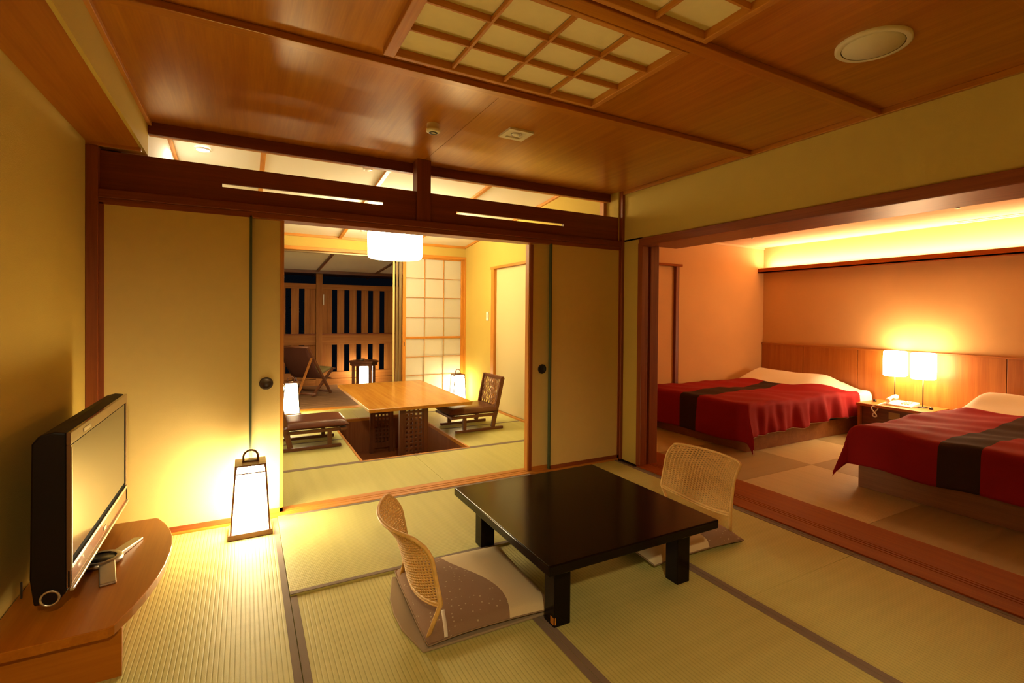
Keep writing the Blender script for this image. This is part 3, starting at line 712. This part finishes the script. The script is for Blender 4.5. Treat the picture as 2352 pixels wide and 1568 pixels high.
# ---- rattan legless chairs (backrest faces +x in local space, origin at back centre on floor)
def rattan_chair(label):
    t = thing('rattan_floor_chair', (0, 0, 0), label, 'chair', 'rattan floor chairs')
    W2 = .272
    def P(u, v):      # u -1..1 across, v 0..1 up; sitter side is +x
        bul = .062+.020*v
        back = -.005+.050*v+.055*max(0, v-.62)**1.4*3.2
        x = .052-back-bul*(1-u*u)*(.8+.2*v)
        z = .160-.040*(1-u*u)*(1-v)+(.268)*v-.035*v*v*(1-abs(u)**3)*.4
        k = smooth((v-.80)/.20)
        z -= .015*k*abs(u)**8
        return Vector((x, u*W2*(1-.02*v)*(1-.025*k*abs(u)**3), z))
    def nrm(u, v):
        a = P(min(1, u+.02), v)-P(max(-1, u-.02), v); b = P(u, min(1, v+.02))-P(u, max(0, v-.02))
        return a.cross(b).normalized()
    m_ = MB(); ns, nw = 26, 50
    for i in range(ns):                       # upright stakes, in pairs
        u = -1+2*(i+.5)/ns
        m_.tube([P(u, j/14) for j in range(15)], .0046, 5)
    for k in range(nw):                       # horizontal weavers
        v = (k+.5)/nw
        pts = []
        n2 = ns
        for i in range(n2*2+1):
            u = -1+2*i/(n2*2)
            off = .0042*(1 if ((i//1) % 2 == 0) else 0)*(1 if (i//2+k) % 2 else -1)
            pts.append(P(u, v)+nrm(u, v)*off)
        m_.tube(pts, .0030, 4, caps=False)
    part('woven_panel', m_, RATTAN, t, kind='stuff')
    rim = [P(-1, j/12) for j in range(13)]+[P(-1+2*i/24, 1) for i in range(1, 25)]+[P(1, 1-j/12) for j in range(1, 13)]+[P(1-2*i/24, 0) for i in range(1, 24)]
    part('rim', MB().tube(rim, .0075, 8, closed=True), RATTAN, t)
    m_ = MB()
    rim2 = [P(-1+2*i/24, 0)+Vector((.002, 0, -.012)) for i in range(25)]
    part('lower_rim_cane', MB().tube(rim2, .0055, 8), RATTAN, t)
    for s in (-1, 1):
        a = P(s, .25); b = P(s, 0); c = Vector((.012, s*(W2-.035), .006))
        part('strut', MB().tube([a, b, b*.6+c*.4, c], [.008, .0095, .009, .009], 8), RATTAN, t)
    # floor frame the struts tie into
    part('floor_board', MB().prism([(-.012, -.285), (.04, -.285), (.50, -.27), (.50, .27), (.04, .285), (-.012, .30), (-.055, .12), (-.062, 0), (-.055, -.12)], .0, .010), plain('pale_board_cloth', (.36, .27, .17), .9), t, bevel=.003)
    return t
def floor_cushion(label):
    t = thing('floor_cushion', (0, 0, 0), label, 'cushion', 'two-tone floor cushions')
    x0, x1, hw = -.005, .535, .305
    def top(s, tt):
        a = 2*s-1; b = 2*tt-1
        e = (1-abs(a)**6)*(1-abs(b)**6)
        pin = 1-.035*(1-abs(b)**2)*0 - .045*(1-(1-abs(a))**1)*0
        x = (x0+x1)/2+a*(x1-x0)/2*(1-.05*(1-b*b)*(abs(a)**3)*(1 if a > 0 else -.6)); y = b*hw*(1-.05*(1-a*a)*abs(b)**3)
        z = .018+.040*(max(0, e)**.4)+.022*(1-a*a)*(1-b*b)
        if a < -.55: z += .012*(-.55-a)*math.cos(b*3)
        return (x, y, z)
    def bot(s, tt):
        p = top(s, tt); a = 2*s-1; b = 2*tt-1
        return (p[0], p[1], .018-.008*(1-abs(a)**8)*(1-abs(b)**8))
    part('cushion_pad', MB().grid(top, 36, 36).grid(bot, 36, 36, flip=True), CUSH, t)
    part('piping', MB().tube([top(i/20, 0) for i in range(21)]+[top(1, i/20) for i in range(1, 21)]+[top(1-i/20, 1) for i in range(1, 21)]+[top(0, 1-i/20) for i in range(1, 20)], .0030, 6, closed=True), plain('taupe_piping', (.30, .20, .12), .9), t)
    part('tie_ribbon', MB().grid(lambda s, q: (.055+.014*s+.020*q, -.305+.115*q, top((.055+.02*q-x0)/(x1-x0), .5+(-.305+.115*q)/(2*hw)*.995)[2]+.003), 2, 10), LINEN, t, solid=.002)
    return t
c1 = rattan_chair('rattan legless chair on the left of the black table, seen from behind')
c2 = copy_tree(c1); c2['label'] = 'rattan legless chair on the right of the black table, near the bedroom threshold'
c1.location = (.598, 2.095, .0022); c1.rotation_euler = (0, 0, math.radians(-3))
c2.location = (2.388, 2.160, .0022); c2.rotation_euler = (0, 0, math.radians(180-1))
k1 = floor_cushion('two-tone brown and cream floor cushion on the left rattan chair')
k2 = copy_tree(k1); k2['label'] = 'two-tone floor cushion on the right rattan chair, half under the table'
k1.location = (.612, 2.115, .0105); k1.rotation_euler = (0, 0, math.radians(-3)); k2.location = (2.378, 2.145, .0105); k2.rotation_euler = (0, 0, PI-.02)
k2.scale = (1.18, 1, 1)

# ================================================================= BACK ROOM THINGS
# ---- pendant
px, py = 1.474, 5.80
t = thing('pendant_lamp', (px, py, zc(py)), 'white drum shade pendant lamp hanging over the sunken table, lit', 'pendant lamp')
part('drum_shade', MB().lathe([(.270, 1.868), (.288, 1.876), (.296, 1.90), (.300, 2.13), (.296, 2.158), (.285, 2.166)], (px, py, 0), 64), G_PEN, t, solid=.003)
part('diffuser_bottom', MB().lathe([(.270, 1.869), (.0, 1.862)], (px, py, 0), 64), G_PEN, t)
part('cord', MB().tube([(px, py, 2.10), (px, py, zc(py))], .004, 6), IRON, t)
part('ceiling_rose', MB().lathe([(.05, .0), (.05, -.02), (.01, -.03)], (px, py, zc(py)), 24), WPLAST, t)
part('spider_ring', MB().tube([(px-.28, py, 2.12), (px+.28, py, 2.12)], .003, 6).tube([(px, py-.28, 2.12), (px, py+.28, 2.12)], .003, 6), IRON, t)
# ---- sunken table
t = thing('sunken_table', (1.52, 5.80, -.40), 'light wood table with lattice pierced legs standing in the floor pit', 'table')
part('tabletop', MB().hexa([(1.005, 4.86, .318), (2.03, 4.86, .318), (2.06, 6.72, .318), (1.005, 6.72, .318)], [(1.000, 4.85, .352), (2.035, 4.85, .352), (2.06, 6.73, .352), (1.00, 6.73, .352)]), TBL['Y'], t, bevel=.003)
part('apron', MB().box(1.16, 1.90, 5.04, 5.06, .285, .318).box(1.16, 1.90, 6.15, 6.17, .285, .318), DKW['X'], t)
def lattice_leg(x0, x1, y):
    th_ = .045; s_ = .045
    z0, z1 = -.40, .318
    m_ = MB().box(x0, x0+s_, y-th_/2, y+th_/2, z0, z1).box(x1-s_, x1, y-th_/2, y+th_/2, z0, z1)
    m_.box(x0+s_, x1-s_, y-th_/2, y+th_/2, z1-.035, z1).box(x0+s_, x1-s_, y-th_/2, y+th_/2, z0+.06, z0+.085+.04)
    # bars between: 4 columns of square openings
    n = 4; W = x1-x0-2*s_; hole = .026; gap = (W-n*hole)/(n+1)
    zz = z0+.125; rows_ = []
    ph = hole+.020; nr = int((z1-.035-zz)/ph)
    for i in range(n+1):
        a = x0+s_+i*(hole+gap); m_.box(a, a+gap, y-.012, y+.012, zz, z1-.035)
    for j in range(nr+1):
        b = z1-.035-j*ph
        if b-.020 < zz: break
        if j > 0: m_.box(x0+s_, x1-s_, y-.0115, y+.0115, b, b+.020)
    return m_
part('leg', lattice_leg(1.350, 1.645, 5.12), DKW['Z'], t)
part('leg', lattice_leg(1.275, 1.545, 6.14), DKW['Z'], t)

# ---- chairs with leather seats on sled bases (facing +x locally)
def sled_chair(label):
    t = thing('low_sled_chair', (0, 0, 0), label, 'chair', 'low leather seated chairs')
    for y in (.02, .46):
        part('skid', MB().box(-.10, .45, y-.015, y+.015, .0, .028), DKW['X'], t, bevel=.004)
        part('front_leg', MB().box(.33, .365, y-.013, y+.013, .028, .165), DKW['Z'], t)
        a = Vector((.0, y, .028)); b = Vector((-.095, y, .555))
        part('rear_post', MB().bar(a+Vector((.02, 0, 0)), b, .026, .045, up=(1, 0, 0)), DKW['Z'], t, bevel=.003)
        part('side_rail', MB().box(-.02, .50, y-.013, y+.013, .150, .178), DKW['X'], t)
    part('cross_rail', MB().box(.44, .50, -.01, .49, .152, .176), DKW['Y'], t, bevel=.003)
    part('back_rail', MB().bar((-.092, .0, .548), (-.092, .48, .548), .03, .035), DKW['Y'], t, bevel=.003)
    part('back_rail', MB().bar((-.038, .03, .235), (-.038, .45, .235), .02, .025), DKW['Y'], t)
    m_ = MB(); rnd = random.Random(3)           # diagonal woven slats
    for k in range(15):
        u = .035+k*.0295
        for d_ in (-.10, .10):
            y1 = min(.455, max(.035, u+d_))
            pts = [(-.040-.046*q+(.004 if (q*7+k) % 2 < 1 else -.004), u+(y1-u)*q+.008*math.sin(q*9+k), .245+.285*q) for q in [i/8 for i in range(9)]]
            m_.tube(pts, .0040, 5)
    part('woven_back', m_, plain('woven_bark', (.42, .22, .10), .6), t, kind='stuff')
    m_ = MB()
    def top(s, q):
        a = 2*s-1; b = 2*q-1; e = max(0, (1-abs(a)**8)*(1-abs(b)**8))
        return (.235+a*.285, .24+b*.245, .205+.052*e**.4)
    def bot(s, q):
        p = top(s, q); a = 2*s-1; b = 2*q-1; e = max(0, (1-abs(a)**8)*(1-abs(b)**8))
        return (p[0], p[1], .205-.026*e**.4)
    part('seat_pad', m_.grid(top, 24, 24).grid(bot, 24, 24, flip=True), LEATHER, t)
    return t
s1 = sled_chair('low chair with brown leather seat and woven back, right of the sunken table')
s2 = copy_tree(s1); s2['label'] = 'low chair with brown leather seat left of the sunken table, back hidden by the frame'
s1.location = (2.345, 5.47, .0022); s1.rotation_euler = (0, 0, PI+.02)
s2.location = (.335, 5.01, .0022); s2.rotation_euler = (0, 0, .0)
# ---- light switch
t = thing('light_switch', (2.808, 6.215, 1.22), 'small ivory wall switch left of the yellow side door', 'switch')
box('plate', WPLAST, t, 2.800, 2.8095, 6.175, 6.245, 1.165, 1.28, bevel=.002)
box('rocker', PLAST, t, 2.796, 2.8, 6.196, 6.224, 1.195, 1.25, bevel=.001)

# ================================================================= DECK THINGS
t = thing('fence', (1.2, 9.53, -.05), 'tall cedar fence of upright boards beyond the deck', 'fence')
FY = 9.50
for x in (-.35, 1.11, 2.60): box('post', FENCE['Z'], t, x-.05, x+.05, FY-.03, FY+.06, -.05, 1.95, bevel=.004)
pit_ = .2052
segs = [(-.30, 1.06, [-.02, .186, .391, .590, .796]), (1.16, 2.55, [1.322, 1.527, 1.732, 1.937, 2.140])]
for a, b, slots in segs:
    box('top_rail', FENCE['X'], t, a, b, FY, FY+.05, 1.655, 1.745, bevel=.003)
    box('middle_ledge', REDT['X'], t, a, b, FY-.035, FY+.05, .868, .884, bevel=.002)
    box('middle_rail', FENCE['X'], t, a, b, FY-.01, FY+.05, .69, .868, bevel=.003)
    box('bottom_rail', FENCE['X'], t, a, b, FY-.01, FY+.05, .10, .215, bevel=.003)
    box('foot_rail', FENCE['X'], t, a, b, FY-.03, FY+.05, -.02, .095, bevel=.003)
    edges = [a]
    for s_ in slots: edges += [s_, s_+.085]
    edges.append(b)
    for k in range(0, len(edges), 2):
        x0, x1 = edges[k], edges[k+1]
        if x1-x0 < .02: continue
        n = 1 if x1-x0 < .16 else 2
        for j in range(n):
            xa = x0+(x1-x0)*j/n; xb = x0+(x1-x0)*(j+1)/n
            dd = .004*((k+j) % 3)
            box('upper_slat', FENCE['Z'], t, xa+.001, xb-.001, FY+.012+dd, FY+.03+dd, .884, 1.655, bevel=.002)
            box('lower_slat', FENCE['Z'], t, xa+.001, xb-.001, FY+.012+dd, FY+.03+dd, .215, .69, bevel=.002)
# thin pale upright strip beside the post
o = box('pale_strip', WPLAST, None, 1.168, 1.185, 9.455, 9.468, 1.38, 1.565, bevel=.002)
tag(o, 'thin pale vertical strip beside the fence post, upper half', 'ornament')
# deck table: eight-sided top on four legs
cx, cyy = 1.735, 8.86
t = thing('deck_side_table', (cx, cyy, -.008), 'small dark wooden eight-sided table on the deck by the fence', 'table')
poly = [(cx+.245*math.cos(PI/8+i*PI/4), cyy+.245*math.sin(PI/8+i*PI/4)) for i in range(8)]
part('tabletop', MB().prism(poly, .425, .450), DKW['X'], t, bevel=.004)
poly2 = [(cx+.225*math.cos(PI/8+i*PI/4), cyy+.225*math.sin(PI/8+i*PI/4)) for i in range(8)]
part('apron', MB().prism(poly2, .375, .425), DKW['X'], t)
for i in range(4):
    a = PI/4*0+.35+i*PI/2
    part('leg', MB().box(cx+.19*math.cos(a)-.022, cx+.19*math.cos(a)+.022, cyy+.19*math.sin(a)-.022, cyy+.19*math.sin(a)+.022, -.008, .375), DKW['Z'], t, bevel=.003)
o = part('small_ashtray', MB().lathe([(.0, .450), (.035, .450), (.042, .470), (.038, .472), (.03, .456), (0, .455)], (cx-.02, cyy+.06, 0), 24), SILVER); tag(o, 'tiny shiny dish on the wooden deck table', 'dish')
# deck chair: crossed wooden frame with brown canvas, facing the table
t = thing('folding_deck_chair', (1.15, 8.45, -.008), 'folding wooden deck chair with dark brown canvas sling, seat towards the small table', 'deck chair')
ox_, oy_ = 1.15, 8.45
for w_ in (0, .54):
    y = oy_+w_
    part('back_rail', MB().bar((ox_+.02, y, .0), (ox_-.50, y, .74), .026, .042, up=(0, 1, 0)), DKW['X'], t, bevel=.004)
    part('seat_rail', MB().bar((ox_-.36, y+.03, .0), (ox_+.10, y+.03, .375), .026, .042, up=(0, 1, 0)), DKW['X'], t, bevel=.004)
    part('stay', MB().bar((ox_-.40, y+.015, .58), (ox_-.72, y+.015, .0), .022, .030, up=(0, 1, 0)), FENCE['X'], t, bevel=.003)
for a in ((-.50, .74), (.0, .03), (.10, .375), (-.34, .03)):
    part('cross_bar', MB().tube([(ox_+a[0], oy_-.02, a[1]), (ox_+a[0], oy_+.58, a[1])], .016, 10), DKW['Y'], t)
def sling(s, q):
    x = -.50+.55*q
    z = .74-.82*q+.32*q**4
    return (ox_+x-.035*math.sin(PI*q), oy_+.012+.52*s, max(.24, z))
part('canvas_sling', MB().grid(sling, 8, 28), CANVAS, t, solid=.006)
part('seat_cushion', MB().grid(lambda s, q: (ox_-.16+.27*q, oy_+.05+.44*s, .315+.07*q+.03*math.sin(PI*s)**.5*math.sin(PI*q)**.5), 12, 10), plain('olive_cushion', (.36, .28, .10), .8), t, solid=.03, label='olive seat pad')
t.rotation_euler = (0, 0, math.radians(45))
# shrub in the dark beyond the fence
t = thing('garden_shrub', (.55, 10.9, -.3), 'leafy shrub in the dark, glimpsed through the left fence gaps', 'shrub')
rnd = random.Random(5); m_ = MB()
for k in range(900):
    x = .55+rnd.gauss(0, .22); y = 10.9+rnd.gauss(0, .15); z = .9+rnd.gauss(0, .5)
    a = rnd.random()*6.28; b = rnd.uniform(-.7, .7); l = rnd.uniform(.03, .07)
    d = Vector((math.cos(a)*math.cos(b), math.sin(a)*math.cos(b), math.sin(b))); s_ = d.cross(Vector((0, 0, 1))).normalized()*l*.3
    p = Vector((x, y, z)); m_.add([p, p+d*l*.5+s_, p+d*l, p+d*l*.5-s_], [(0, 1, 2, 3)])
part('foliage', m_, LEAF, t, kind='stuff')
part('stem', MB().tube([(.55, 10.9, -.3), (.57, 10.92, .4), (.55, 10.9, 1.2)], [.03, .022, .01], 8), DKW['Z'], t)

# ================================================================= BEDROOM THINGS
# ---- light shelf above the headboard wall
t = thing('light_shelf', (6.02, 1.5, 1.82), 'slim wooden shelf high on the bedroom wall hiding a bright strip light', 'shelf')
box('shelf_board', SILL['Y'], t, 5.975, 6.10, YB, 4.455, 1.832, 1.850, bevel=.002)
box('front_lip', SILL['Y'], t, 5.975, 5.992, YB, 4.455, 1.832, 1.895, bevel=.002)
box('strip_light', G_COVE, t, 6.03, 6.055, YB+.1, 4.40, 1.855, 1.875)
# ---- headboard panelling
t = thing('headboard_panelling', (6.09, 1.5, 0), 'cherry wood wall panelling behind both beds', 'panelling')
ys = [4.458, 3.87, 3.215, 2.56, 1.90, 1.245, .59, -.07, -.73, YB]
for i in range(len(ys)-1):
    box('panel', HEADW['Z'], t, 6.080, 6.10, ys[i+1]+.003, ys[i]-.003, 0, .880, bevel=.002)
box('cap_rail', HEADW['Y'], t, 6.072, 6.10, YB, 4.458, .880, .900, bevel=.002)

def bed(name, label, ya, yb, footx, side, seed, corner, sh, fh):
    """ya = side nearer the camera's right, yb = other side; side = edges that the cover hangs over"""
    t = thing(name, ((footx+6.05)/2, (ya+yb)/2, 0), label, 'bed', 'twin beds with red covers')
    X0, X1 = footx, 6.07
    box('bed_base', BEDW['Y'], t, X0, X1, ya, yb, 0, .170, bevel=.003)
    box('base_seam', BLACKP, t, X0+.01, X1, ya+.01, yb-.01, .170, .176)
    part('mattress', MB().box(X0+.02, X1, ya+.015, yb-.015, .176, .385), LINEN, t, bevel=.04, seg=4)
    def nz(x, y):
        return .006*math.sin(x*7.3+seed+2*math.sin(y*3.1))+.004*math.sin(y*13.1+x*4.2+seed)+.003*math.sin(x*23+y*9)
    def ztop(x, y, lift=0):
        q = (y-ya)/(yb-ya)
        hump = .155*math.exp(-((x-5.74)/.34)**2)*smooth(min((q-.02)/.25, (1.0-q)/.12))
        return .425+lift+hump+nz(x, y)*1.3
    # white pillow and sheet at the head
    def pil(s, q):
        a = 2*s-1; b = 2*q-1; e = max(0, (1-abs(a)**4)*(1-abs(b)**4))
        return (5.72+.26*a, (ya+yb)/2+.05+b*.36, .42+.10*e**.5)
    def pilb(s, q):
        p = pil(s, q); return (p[0], p[1], .40+(.42-p[2])*.1)
    part('pillow', MB().grid(pil, 20, 20).grid(pilb, 20, 20, flip=True), LINEN, t)
    R_ = .05
    def drape(d, hang, bulge, ph):       # arc length past the edge -> (outward, down)
        if d <= 0: return 0, 0
        L = R_*PI/2
        if d < L: a = d/R_; return R_*math.sin(a), R_*(1-math.cos(a))
        dd = d-L; k = min(1, dd/.2)
        return R_+bulge*k*(.5+.5*math.sin(ph)), R_+dd
    def cover(xa, xb, lift, foot_hang, sh, nu, nv, xbfun=None, mfun=None, headhang=None):
        def P(s, q):
            y_lo, y_hi = ya+.01, yb-.01
            hang_lo = sh if 'a' in side else .0; hang_hi = sh if 'b' in side else .0
            sy_ = -hang_lo+(y_hi-y_lo+hang_lo+hang_hi)*q
            xe = xbfun(max(0, min(1, sy_/(y_hi-y_lo)))) if xbfun else xb
            sx_ = (xa-foot_hang)+(xe-(xa-foot_hang))*s
            x = max(sx_, xa); y = min(max(y_lo+sy_, y_lo), y_hi)
            dx = xa-sx_; dl = -sy_; dh = sy_-(y_hi-y_lo)
            # hem gets shallower towards the head
            ox, zx = drape(dx, foot_hang, .03, y*9+seed)
            d_side = max(dl, dh)
            fscale = 1.0
            if d_side > 0:
                fscale = 1-.12*smooth((x-X0)/1.1)
            oy, zy = drape(d_side*fscale, sh, .05, x*17+seed*2)
            if d_side > 0: oy += .014*math.sin(x*21+seed)*min(1, d_side/.15)+.008*math.sin(x*47)*min(1, d_side/.2)
            if dx > 0: ox += .010*math.sin(y*11+seed)*min(1, dx/.2)
            down = zx+zy
            if dx > 0 and d_side > 0:
                down = math.hypot(zx, zy); k = min(dx, d_side)
                ox *= 1+corner*k*3; oy *= 1+corner*k*3
                ox += corner*.10*k; oy += corner*.10*k
            z = ztop(x, y, lift)-down
            yy = y-(oy if dl > 0 else 0)+(oy if dh > 0 else 0)
            return (x-ox, yy, max(.012, z))
        return MB().grid(P, nu, nv, mfun=mfun), P
    y_span = (yb-.01)-(ya+.01)
    # sheet turned down over the pillow
    mb1, P1 = cover(5.0, 6.04, .008, .0, .26, 40, 90)
    part('white_sheet', mb1, LINEN, t, solid=.006, label='white turned-down sheet at the head')
    def band(s, q):
        hang_lo = sh if 'a' in side else .0; hang_hi = sh if 'b' in side else .0
        sy_ = -hang_lo+(y_span+hang_lo+hang_hi)*q; f = sy_/y_span
        return 1 if .42 < f < .60 else 0
    # the head edge of the red cover runs diagonally-curved under the sheet
    hx = lambda f: 5.30+.52*max(0, 1-max(0, f)/.35)**1.5+.05*f
    mb2, P2 = cover(X0+.01, 5.5, .022, fh, sh, 90, 110, xbfun=hx, mfun=band)
    cov = part('red_cover', mb2, [RED, BRN], t, solid=.012, label='red cover with a dark brown band')
    hem = MB().tube([P2(1-s/60, 0) for s in range(61)], .005, 5)
    part('hem_piping', hem, LINEN, t)
    return t
bed('bed', 'far bed with red cover and brown band, beside the bedroom left wall', 3.085, 4.40, 4.01, 'a', 1.3, .35, .32, .38)
bed('bed', 'near bed with red cover cut off by the right edge of the photo', .77, 2.07, 3.95, 'ab', 4.1, .75, .30, .31)

# ---- nightstand
t = thing('nightstand', (5.88, 2.66, 0), 'low wooden nightstand between the two beds, with control knobs', 'nightstand')
box('top_board', HEADW['Y'], t, 5.63, 6.078, 2.335, 2.985, .325, .352, bevel=.002)
box('side_panel', HEADW['Z'], t, 5.66, 6.078, 2.335, 2.36, .0, .325); box('side_panel', HEADW['Z'], t, 5.66, 6.078, 2.96, 2.985, .0, .325)
box('back_board', DKW['X'], t, 6.05, 6.078, 2.36, 2.96, .0, .325)
box('drawer_front', DKW['Y'], t, 5.70, 5.72, 2.362, 2.958, .02, .323)
box('control_plate', plain('brass_plate', (.35, .24, .10), .4, metal=.5), t, 5.694, 5.701, 2.60, 2.70, .22, .29)
for y in (2.915, 2.40):
    part('control_knob', MB().lathe([(.018, .352), (.018, .368), (.013, .374), (0, .374)], (5.86, y, 0), 20), BLACKP, t)
# ---- bedside lamps
def bedside(x, y, label, r=.0):
    t = thing('bedside_lamp', (x, y, .352), label, 'lamp', 'bedside lamps')
    part('base_plate', MB().lathe([(.045, .3525), (.045, .360), (.005, .364)], (x, y, 0), 24), IRON, t)
    part('stem', MB().tube([(x, y, .36), (x, y, .66)], .005, 8), IRON, t)
    prof = [(.094, .640), (.104, .648), (.106, .76), (.104, .890), (.095, .900)]
    part('shade', MB().lathe(prof, (x, y, 0), 40), G_SHD, t, solid=.003)
    return t
bedside(5.95, 2.766, 'left bedside lamp with glowing white shade on nightstand')
bedside(5.90, 2.487, 'right bedside lamp with glowing white shade on nightstand')
# ---- telephone
t = thing('telephone', (5.84, 2.62, .352), 'cream desk telephone with coiled cord on the nightstand', 'telephone')
part('body', MB().hexa([(5.74, 2.52, .353), (5.93, 2.52, .353), (5.93, 2.76, .353), (5.74, 2.76, .353)], [(5.745, 2.525, .368), (5.925, 2.525, .395), (5.925, 2.755, .395), (5.745, 2.755, .368)]), WPLAST, t, bevel=.006, seg=3)
part('handset', MB().tube([(5.745+.18*q, 2.735, .395+.028*q+.020*math.sin(PI*q)) for q in [i/10 for i in range(11)]], [.022, .024, .02, .016, .014, .014, .014, .016, .02, .024, .022], 10), WPLAST, t)
m_ = MB()
for i in range(4):
    for j in range(3): m_.box(5.79+i*.026, 5.806+i*.026, 2.56+j*.028, 2.578+j*.028, .375+i*.0037, .388+i*.0037)
part('keypad', m_, PLAST, t)
pts = [(5.745, 2.74, .385)]+[(5.66-.045*math.sin(a)*.4-.03, 2.80+.028*math.sin(2*a)*.9, .32-.055*(1-math.cos(a))+.02) for a in [i*2*PI/20 for i in range(21)]]+[(5.75, 2.76, .365)]
part('coiled_cord', MB().tube(pts, .006, 6), WPLAST, t)
